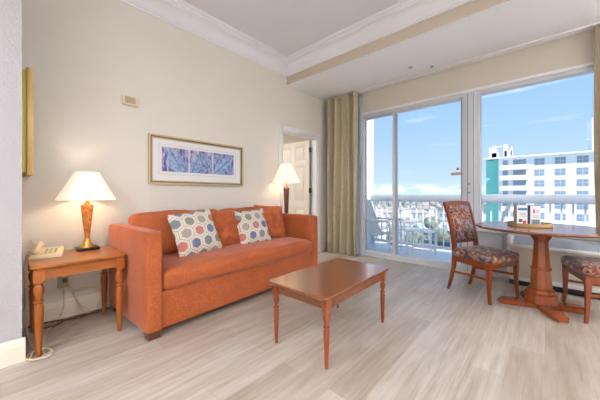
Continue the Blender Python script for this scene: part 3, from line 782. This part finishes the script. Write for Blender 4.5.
# picture/mirror frame on the return face of the near wall, seen edge-on
t = thing('framed_mirror', 'narrow gold frame seen edge-on beside the near wall corner', 'mirror', (-2.93, .094, 1.60))
b = bm_(); box(b, -.19, .19, .0, .030, -.365, .365, bev=.002); obj('backing', b, 'olive', t)
b = bm_()
for a in ((-.20, -.155, -.385, .385), (.155, .20, -.385, .385)): box(b, a[0], a[1], .030, .066, a[2], a[3], bev=.005)
for a in ((-.155, .155, -.385, -.34), (-.155, .155, .34, .385)): box(b, a[0], a[1], .030, .066, a[2], a[3], bev=.005)
obj('mirror_frame', b, 'gold', t)
b = bm_(); box(b, -.155, .155, .022, .03, -.34, .34); obj('mirror_glass', b, 'steel', t, smooth=False)

# ============================================================ curtains
def curtain(name, label, x0, x1, y, z0, z1, m, folds, amp, cat='curtain', hook=True, ph=0):
    t = thing(name, label, cat, ((x0+x1)/2, y, z0))
    b = bm_(); nx, nz = folds*10, 26; w_ = x1-x0; H = z1-z0; g = []
    for j in range(nz+1):
        s = j/nz; row = []
        for i in range(nx+1):
            u = i/nx
            a = amp*(.62+.38*(1-s))*(1+.35*math.sin(u*7+ph))
            xx = -w_/2+w_*u*(1) + .012*math.sin(s*4+u*9+ph)*(1-s)
            yy = a*math.sin(2*PI*folds*u+.5*math.sin(s*3+u*5)) + .012*math.sin(u*23+s*2)
            row.append((xx, yy, s*H))
        g.append(row)
    v1 = [[b.verts.new(p) for p in r] for r in g]; v2 = [[b.verts.new((p[0], p[1]+.004, p[2])) for p in r] for r in g]
    for j in range(nz):
        for i in range(nx):
            b.faces.new((v1[j][i], v1[j][i+1], v1[j+1][i+1], v1[j+1][i])); b.faces.new((v2[j][i+1], v2[j][i], v2[j+1][i], v2[j+1][i+1]))
    for i in range(nx):
        b.faces.new((v1[0][i+1], v1[0][i], v2[0][i], v2[0][i+1])); b.faces.new((v1[nz][i], v1[nz][i+1], v2[nz][i+1], v2[nz][i]))
    for j in range(nz):
        b.faces.new((v1[j][0], v1[j+1][0], v2[j+1][0], v2[j][0])); b.faces.new((v1[j+1][nx], v1[j][nx], v2[j][nx], v2[j+1][nx]))
    obj('drape', b, m, t, ang=80)
    return t
curtain('curtain', 'olive beige pleated curtain hanging left of the sliding glass door', -3.07, -2.40, 4.125, .015, 2.84, 'curtain', 5, .07)
curtain('curtain', 'olive beige pleated curtain at the far right edge of the window', .385, 1.0, 4.17, .62, 2.84, 'curtain', 5, .045, ph=2)
curtain('sheer_curtain', 'narrow white sheer curtain gathered at the left edge of the sliding door', -2.56, -2.375, 4.255, .02, 2.80, 'sheer', 5, .014)
b = bm_(); box(b, WX+.03, RX-.05, 4.15, 4.175, 2.843, SZ-.001, bev=.003)
tag(obj('curtain_track', b, 'trim'), 'white ceiling track holding the curtains along the window wall', 'curtain track')

# ============================================================ sprinkler heads
def sprinkler(label, x, y):
    t = thing('sprinkler_head', label, 'sprinkler', (x, y, SZ))
    b = bm_(); lathe(b, [(.001, 0), (.032, 0), (.03, -.006), (.001, -.006)], 20); obj('escutcheon', b, 'alum', t)
    b = bm_(); lathe(b, [(.012, -.005), (.012, -.010), (.004, -.011), (.004, -.016), (.012, -.017), (.012, -.019), (.001, -.019)], 14); obj('deflector', b, 'steel', t)
sprinkler('small ceiling sprinkler head farther from the window', -1.40, 3.86)
sprinkler('small ceiling sprinkler head closest to the window wall', -1.17, 4.03)

# ============================================================ dining set
TX, TY = -.03, 3.46
t = thing('dining_table', 'round wooden pedestal dining table by the window', 'table', (TX, TY, 0))
b = bm_(); lathe(b, [(.47, .738), (.508, .740), (.520, .748), (.522, .756), (.518, .763), (.508, .765), (.50, .765), (.25, .765), (.05, .765)], 72); obj('tabletop', b, 'cherry', t, ang=30)
b = bm_(); r8 = PI/8
lathe(b, [(.115, .05), (.128, .06), (.128, .135), (.108, .15), (.104, .165), (.104, .175), (.088, .19), (.074, .36), (.080, .368), (.084, .376), (.080, .384), (.070, .39), (.056, .62), (.060, .64), (.082, .675), (.084, .738)], 8, rot=0.1)
obj('pedestal', b, 'ped', t, smooth=False)
for k, a in enumerate((R_(200), R_(296), R_(20), R_(113))):
    b = bm_(); ca = Matrix.Rotation(a, 4, 'Z')
    hw = .058; secs = [(.0, .0, .058, hw), (.22, 0, .056, hw), (.30, .0, .052, hw*.95), (.335, 0, .034, hw*.6)]
    rings = []
    for x, z0, z1, w_ in secs:
        rings.append([b.verts.new(ca @ Vector(p)) for p in ((x, -w_, .004), (x, w_, .004), (x, w_, z1-.012), (x, w_*.72, z1), (x, -w_*.72, z1), (x, -w_, z1-.012))])
    for r1, r2 in zip(rings, rings[1:]):
        for i in range(6): b.faces.new((r1[i], r1[(i+1) % 6], r2[(i+1) % 6], r2[i]))
    b.faces.new(rings[0][::-1]); b.faces.new(rings[-1]); obj('foot', b, 'ped', t, smooth=False)

def dining_chair(label, loc, rz):
    """local +X is the front"""
    t = thing('dining_chair', label, 'chair', loc, rz, 'dining chairs at the round table')
    fx, bx, fw, bw = .20, -.19, .225, .185
    for s in (-1, 1):
        b = bm_(); beam(b, [(fx+.014, s*(fw+.008), 0, .011, .011), (fx+.004, s*(fw+.001), .10, .013, .013), (fx, s*fw, .22, .016, .016), (fx, s*fw, .395, .022, .021)]); obj('leg', b, 'chairw', t, ang=30)
        b = bm_(); beam(b, [(bx-.080, s*bw, 0, .012, .012), (bx-.045, s*bw, .12, .014, .013), (bx-.012, s*bw, .27, .018, .015), (bx, s*bw, .40, .022, .016), (bx-.008, s*(bw+.002), .52, .020, .016), (bx-.035, s*(bw+.006), .70, .017, .015), (bx-.075, s*(bw+.012), .86, .015, .014), (bx-.118, s*(bw+.02), .985, .014, .013)]); obj('back_post', b, 'chairw', t, ang=30)
        b = bm_(); bar(b, (bx-.025, s*bw, .215), (fx, s*fw, .235), .008, .012); obj('stretcher', b, 'chairw', t, smooth=False)
    b = bm_()
    bar(b, (fx, -fw+.02, .365), (fx, fw-.02, .365), .011, .03); bar(b, (bx, -bw+.014, .365), (bx, bw-.014, .365), .011, .03)
    for s in (-1, 1): bar(b, (bx+.02, s*bw, .365), (fx-.02, s*fw, .365), .011, .03)
    obj('seat_rail', b, 'chairw', t, smooth=False)
    b = bm_(); rings = [[], [], [], []]
    n = 12
    for i in range(n+1):
        y = -(bw+.02)+2*(bw+.02)*i/n; c_ = .012*(1-(y/(bw+.02))**2)
        for k, (x, z) in enumerate(((-.098, .945), (-.078, .945), (-.105, .988+c_), (-.125, .988+c_))):
            rings[k].append(b.verts.new((bx+x+.02 if False else bx+x-.0-c_, y, z)))
    for k in range(4):
        for i in range(n): b.faces.new((rings[k][i], rings[k][i+1], rings[(k+1) % 4][i+1], rings[(k+1) % 4][i]))
    b.faces.new([rings[k][0] for k in range(4)]); b.faces.new([rings[k][-1] for k in range(4)][::-1])
    obj('top_rail', b, 'chairw', t, ang=30)
    b = bm_(); bar(b, (bx-.012, -bw, .545), (bx-.012, bw, .545), .010, .016); obj('lower_back_rail', b, 'chairw', t, smooth=False)
    b = bm_()
    soft(b, .042, 2*bw-.022, .405, .018, (.014, 0, 0), 14, mtx=Matrix.Translation((bx-.055, 0, .752)) @ Matrix.Rotation(R_(-13.5), 4, 'Y')); obj('back_panel', b, 'floral', t)
    b = bm_(); soft(b, .46, .45, .085, .036, (.006, .004, .022), 16, (0, 0, 0), mtx=Matrix.Translation((.012, 0, .432)) @ Matrix.Rotation(R_(-90), 4, 'Z'), taper=.08); obj('seat', b, 'floral', t)
    return t
dining_chair('floral upholstered dining chair left of the round table, back fully in view', (-.500, 3.50, 0), R_(-24))
ch2 = dining_chair('floral upholstered dining chair at the right edge, only seat and legs showing', (.40, 3.56, 0), R_(195))

# tray with printed cards
t = thing('serving_tray', 'round tan tray with a raised rim on the dining table', 'tray', (-.115, 3.50, .765))
b = bm_(); lathe(b, [(.001, .0), (.165, .0), (.172, .004), (.174, .034), (.164, .034), (.158, .009), (.001, .009)], 48); obj('tray_body', b, 'tray', t)
def card_stand(name, label, loc, rz, w_, h_, side_m, marks):
    t = thing(name, label, 'card', loc, rz)
    b = bm_(); box(b, -w_/2, w_/2, -.02, .02, 0, h_, bev=.0015); obj('holder', b, side_m, t)
    b = bm_(); box(b, -w_/2+.003, w_/2-.003, -.0225, -.0195, .004, h_-.004); c_ = obj('printed_face', b, 'paper', t, smooth=False)
    for nm, (x0, x1, z0, z1), mm in marks:
        b = bm_(); box(b, x0, x1, -.0235, -.0222, z0, z1); obj(nm, b, mm, c_, smooth=False)
card_stand('menu_card', 'white menu card with a blue banner corner standing on tray, left one', (-.180, 3.46, .775), R_(40), .105, .198, 'kraft',
   [('blue_banner', (-.042, .045, .145, .168), 'blue'), ('red_picture', (.005, .035, .012, .045), 'red'), ('picture_block', (-.035, .0, .03, .06), 'navy'), ('text_line', (-.03, .035, .115, .119), 'inkgrey'), ('text_line', (-.03, .03, .10, .104), 'inkgrey'), ('text_line', (-.03, .035, .085, .089), 'inkgrey')])
card_stand('menu_card', 'white menu card with a red mark and grey picture on tray, right one', (-.085, 3.525, .775), R_(46), .110, .192, 'navy',
   [('red_mark', (-.025, -.008, .115, .155), 'red'), ('grey_picture', (-.042, .042, .010, .055), 'inkgrey'), ('text_line', (0, .04, .14, .144), 'inkgrey'), ('text_line', (0, .04, .125, .129), 'inkgrey'), ('text_line', (-.03, .04, .09, .094), 'inkgrey'), ('text_line', (-.03, .04, .075, .079), 'inkgrey')])

# ============================================================ wall air conditioner
t = thing('air_conditioner', 'long pale air conditioning unit under the window behind the dining table', 'air conditioner', (-.34, WY-.001, 0))
AW = 1.28
b = bm_()
prof = [(-.002, .075), (-.23, .075), (-.235, .095), (-.235, .47), (-.225, .485), (-.06, .575), (-.002, .575)]
ra = [b.verts.new((0, y, z)) for y, z in prof]; rb = [b.verts.new((AW, y, z)) for y, z in prof]
for i in range(len(prof)): b.faces.new((ra[i], ra[(i+1) % len(prof)], rb[(i+1) % len(prof)], rb[i]))
b.faces.new(ra); b.faces.new(rb[::-1]); obj('cabinet', b, 'header', t, smooth=False)
b = bm_(); sl = Vector((0, .165, .09)).normalized(); nn = Vector((0, -sl.z, sl.y))
for k in range(12):
    p = Vector((0, -.217, .490))+sl*(.013*k+.006)
    bar(b, p+Vector((.06, 0, 0))+nn*.004, p+Vector((AW-.06, 0, 0))+nn*.004, .003, .006)
obj('grille', b, 'grille', t, smooth=False)
b = bm_(); box(b, 0, AW, -.243, -.228, .455, .482, bev=.003); box(b, 0, AW, -.243, -.228, .073, .115, bev=.003); obj('front_trim', b, 'trim', t)
b = bm_(); box(b, 0.0, .03, -.243, -.0, .073, .578, bev=.003); obj('end_cap', b, 'trim', t)
b = bm_(); box(b, .02, AW-.02, -.18, -.02, 0, .075); obj('toe_base', b, 'darkmetal', t, smooth=False)

# ============================================================ balcony furniture
def patio_chair(label, loc, rz):
    t = thing('patio_chair', label, 'chair', loc, rz, 'patio chairs on the balcony')
    for s in (-1, 1):
        b = bm_()
        tube(b, spline([(.27, s*.28, 0), (.27, s*.28, .3), (.26, s*.28, .56), (.22, s*.28, .60), (0, s*.28, .61), (-.24, s*.28, .60), (-.29, s*.28, .56), (-.30, s*.28, .3), (-.30, s*.28, 0)], 5), .014, 8)
        obj('side_frame', b, 'patio', t)
        b = bm_(); box(b, -.27, .27, s*.28-.026, s*.28+.026, .61, .628, bev=.006); obj('armrest', b, 'bal', t)
    for x, z in ((.26, .36), (-.29, .10), (.26, .10)):
        b = bm_(); tube(b, [(x, -.28, z), (x, .28, z)], .012, 8); obj('crossbar', b, 'patio', t)
    path = spline([(.27, 0, .40), (.14, 0, .375), (-.02, 0, .34), (-.12, 0, .36), (-.19, 0, .48), (-.27, 0, .72), (-.33, 0, .90), (-.37, 0, .985)], 5)
    b = bm_(); r0 = [[b.verts.new((p.x, y, p.z+dz)) for p in path] for y, dz in ((-.25, 0), (.25, 0), (.25, -.006), (-.25, -.006))]
    for k in range(4):
        for i in range(len(path)-1): b.faces.new((r0[k][i], r0[k][i+1], r0[(k+1) % 4][i+1], r0[(k+1) % 4][i]))
    b.faces.new([r0[k][0] for k in range(4)]); b.faces.new([r0[k][-1] for k in range(4)][::-1])
    obj('sling', b, 'sling', t, ang=80)
    for s in (-1, 1):
        b = bm_(); tube(b, [Vector((p.x, s*.255, p.z-.003)) for p in path], .012, 8); obj('sling_rail', b, 'patio', t)
    return t
patio_chair('pale sling patio chair on the balcony behind the left glass panel', (-2.32, 4.90, -.02), R_(2))
patio_chair('pale sling patio chair on the balcony behind the dining table', (-.74, 4.98, -.02), R_(186))
t = thing('patio_side_table', 'small low white side table on the balcony by the patio chair', 'table', (-1.66, 5.10, -.02), R_(0))
b = bm_(); box(b, -.24, .24, -.17, .17, .425, .445, bev=.005); obj('tabletop', b, 'bal', t)
for sx in (-1, 1):
    for sy in (-1, 1):
        b = bm_(); box(b, sx*.20-.014, sx*.20+.014, sy*.14-.014, sy*.14+.014, 0, .425, bev=.003); obj('leg', b, 'bal', t)
b = bm_()
for sy in (-1, 1): box(b, -.19, .19, sy*.14-.008, sy*.14+.008, .10, .125)
obj('stretcher_pair', b, 'bal', t, smooth=False)

# ============================================================ added ceiling fixtures carrying the fill lamps (unseen, behind and beside the camera)
for i, (x, y, e, zc) in enumerate(FILL_LAMPS):
    t = thing('added_ceiling_light', ['added hanging drum fill light above the near wall side', 'added hanging drum fill light behind the camera on the right', 'added hanging drum fill light near the right wall', 'added hanging drum fill light under the lowered soffit by the right wall'][i], 'lamp', (x, y, zc))
    b = bm_(); lathe(b, [(.001, 0), (.08, 0), (.08, -.03), (.06, -.035), (.001, -.035)], 32); obj('canopy', b, 'trim', t)
    b = bm_(); lathe(b, [(.01, -.035), (.01, -.38), (.07, -.39), (.07, -.42), (.001, -.42)], 16); obj('stem', b, 'steel', t)
    b = bm_(); lathe(b, [(.23, -.72), (.24, -.60), (.20, -.46), (.197, -.46), (.236, -.60), (.226, -.72), (.23, -.72)], 40, cap=False); obj('lamp_shade', b, 'sheer', t)

# ============================================================ THE VIEW OUTSIDE
GZ = -18.0
b = bm_(); box(b, -1500, 1500, 9, 900, GZ-1, GZ); struct('ground', b, 'town', smooth=False)
b = bm_(); box(b, -5000, 5000, 900, 5600, GZ-1.2, GZ-.3); o = struct('water', b, 'sea', smooth=False)
b = bm_(); box(b, -130, 40, 118, 127, GZ, GZ+.06); struct('road', b, 'asphalt', smooth=False)

# hotel
HY = 100
t = thing('hotel_building', 'tall white hotel block with teal end wall seen through the right window', 'building', (0, HY, GZ))
RZ = 12.0-GZ
b = bm_(); box(b, -10.4, 34, 0, 14, 0, RZ-.4); obj('wall', b, 'stucco', t, smooth=False)
b = bm_(); box(b, -13.6, -10.35, 1.2, 12, 0, RZ-.6); obj('end_wall', b, 'teal', t, smooth=False); tag(t.children[-1], 'teal painted end wall')
b = bm_(); box(b, -13.9, 35, -1.0, 14.5, RZ-.4, RZ); obj('roof_slab', b, 'stucco', t, smooth=False)
b = bm_(); box(b, -13.0, -11.6, 3, 6, RZ, RZ+3.4); box(b, -12.4, -10.6, 3, 6, RZ, RZ+1.8); box(b, -11.6, -11.1, 3, 4, RZ, RZ+2.9); obj('roof_stack', b, 'stucco', t, smooth=False)
b = bm_(); box(b, -9.4, -8.6, 3, 6, RZ, RZ+4.2); box(b, -9.2, -7.4, 3, 6, RZ, RZ+2.2); box(b, -7.7, -7.3, 3, 4, RZ, RZ+3.3); obj('roof_stack', b, 'stucco', t, smooth=False)
b = bm_(); box(b, 9.1, 34, 3, 13, RZ, RZ+9); obj('tower', b, 'stucco', t, smooth=False)
for k in range(8):
    zt = RZ-2.4-3.0*k
    b = bm_(); box(b, -9.9, -3.3, -1.6, 0, zt-1.5, zt-1.3); box(b, -9.9, -3.3, -1.6, -1.45, zt-1.3, zt-.15); box(b, -9.9, -9.75, -1.45, 0, zt-1.3, zt-.15); box(b, -3.45, -3.3, -1.45, 0, zt-1.3, zt-.15)
    obj('balcony', b, 'stucco', t, smooth=False)
    for x0, w_ in ((-6.9, 2.9), (-9.3, 1.2)):
        b = bm_(); box(b, x0, x0+w_, -.05, .02, zt-.1, zt+1.4); f_ = obj('window', b, 'hglass', t, smooth=False)
wm = None
for k in range(8):
    for c_ in range(8):
        x0 = -2.2+4.15*c_; zt = RZ-1.1-3.0*k
        if wm is None:
            b = bm_(); box(b, 0, 2.1, -.06, .02, -1.75, 0); box(b, .0, 2.1, -.10, -.06, -.95, -.85, mi=1); box(b, 1.0, 1.1, -.10, -.06, -1.75, 0, mi=1)
            wm = obj('window', b, ['hglass', 'hwin'], t, smooth=False); wm.location = (x0, 0, zt)
        else:
            o = wm.copy(); C.objects.link(o); o.location = (x0, 0, zt)
# town: low buildings and trees between the balusters
t = thing('swimming_pool', 'turquoise swimming pool with pale deck seen far below between the balusters', 'pool', (-60, 168, GZ))
b = bm_(); box(b, -16, 16, -12, 12, 0, .15); obj('pool_deck', b, 'stucco', t, smooth=False)
b = bm_(); box(b, -10, 10, -6, 6, .15, .2); obj('pool_water', b, 'pool', t, smooth=False)
def house(kind):
    wn = ['housewhite', 'sandst', 'housewhite'][kind]; rf = ['rooftile', 'roofgrey', 'roofgrey'][kind]
    t = thing('low_house', 'x', 'building', (0, 0, GZ), 0, 'houses far below beyond the balcony railing')
    b = bm_(); box(b, -6, 6, -4.5, 4.5, 0, 5.2); obj('wall', b, wn, t, smooth=False)
    b = bm_()
    if kind < 2:
        vs = [b.verts.new(p) for p in ((-6.6, -5.1, 5.1), (6.6, -5.1, 5.1), (6.6, 5.1, 5.1), (-6.6, 5.1, 5.1), (-3.4, 0, 7.4), (3.4, 0, 7.4))]
        for q in ((3, 2, 1, 0), (0, 1, 5, 4), (1, 2, 5), (2, 3, 4, 5), (3, 0, 4)): b.faces.new([vs[i] for i in q])
    else:
        box(b, -6.2, 6.2, -4.7, 4.7, 5.2, 5.7); box(b, -2, 1, -1, 1.4, 5.7, 6.9)
    obj('roof', b, rf, t, smooth=False)
    for x in (-4.2, -1.0, 2.6):
        b = bm_(); box(b, x, x+1.7, -4.56, -4.48, 1.2, 3.6); obj('window', b, 'hglass', t, smooth=False)
    return t
protos = [house(k) for k in range(3)]; used = [False]*3
hl = ['small white house with a clay hip roof far below the balcony', 'small sand-coloured house with a grey hip roof far below the balcony', 'flat-roofed white low building far below the balcony']
def at_px(px, dist):
    u = (px-300)/271.; return (dist*(-.6706+u*.7418), dist*(.7418+u*.6706))
rng = random.Random(3); n = 0; taken = [(-60, 168, 22)]
def free(x, y, rad):
    if any((x-a)**2+(y-c)**2 < (rad+q)**2 for a, c, q in taken): return False
    taken.append((x, y, rad)); return True
for row, dist in enumerate((112, 138, 205, 240, 285, 340, 410, 500, 610)):
    for px in range(372, 500, int(17-row*.7)):
        p = at_px(px+rng.uniform(-3, 3), dist*rng.uniform(.96, 1.04))
        if px > 470 and dist < 150: continue
        if p[0] > -24 and p[1] < 122: continue
        k = rng.choice((0, 1, 2, 2)); s = rng.uniform(.7, 1.05)*(1+row*.08)
        if not free(p[0], p[1], 7.6*s): continue
        o = copy_tree(protos[k]) if used[k] else protos[k]; used[k] = True
        o.location = (p[0], p[1], GZ); o.rotation_euler.z = rng.uniform(-.35, .35); o.scale = (s, s, s*rng.uniform(.7, 1.2))
        o['label'] = hl[k]; o['group'] = ['clay-roofed houses far below', 'sand-coloured houses far below', 'flat-roofed buildings far below'][k]; n += 1
def tree():
    t = thing('tree', 'rounded green tree among the houses far below the balcony', 'tree', (0, 0, GZ), 0, 'trees among the far houses')
    b = bm_(); lathe(b, [(.3, 0), (.2, 1.6), (.12, 3)], 7); obj('trunk', b, 'bark', t)
    b = bm_()
    for q in range(5):
        r = bmesh.ops.create_icosphere(b, subdivisions=2, radius=1.5)
        c_ = Vector((rng.uniform(-1, 1), rng.uniform(-1, 1), 3.6+rng.uniform(-.6, 1)))
        for v in r['verts']: v.co = v.co*(1+.25*noise.noise(v.co*2+c_))+c_
    obj('crown', b, 'leaf', t, smooth=False); return t
tp = tree(); first = True
for row, dist in enumerate((98, 104, 114, 124, 150, 222, 262, 312, 375, 455, 555)):
    for px in range(366, 504, 7):
        p = at_px(px+rng.uniform(-5, 5), dist*rng.uniform(.95, 1.05))
        if p[0] > -18 and p[1] < 118: continue
        s = rng.uniform(.7, 1.4)*(1+row*.05)
        if not free(p[0], p[1], 2.9*s): continue
        o = tp if first else copy_tree(tp); first = False
        o.location = (p[0], p[1], GZ); o.scale = (s, s, s); o.rotation_euler.z = rng.uniform(0, 6)
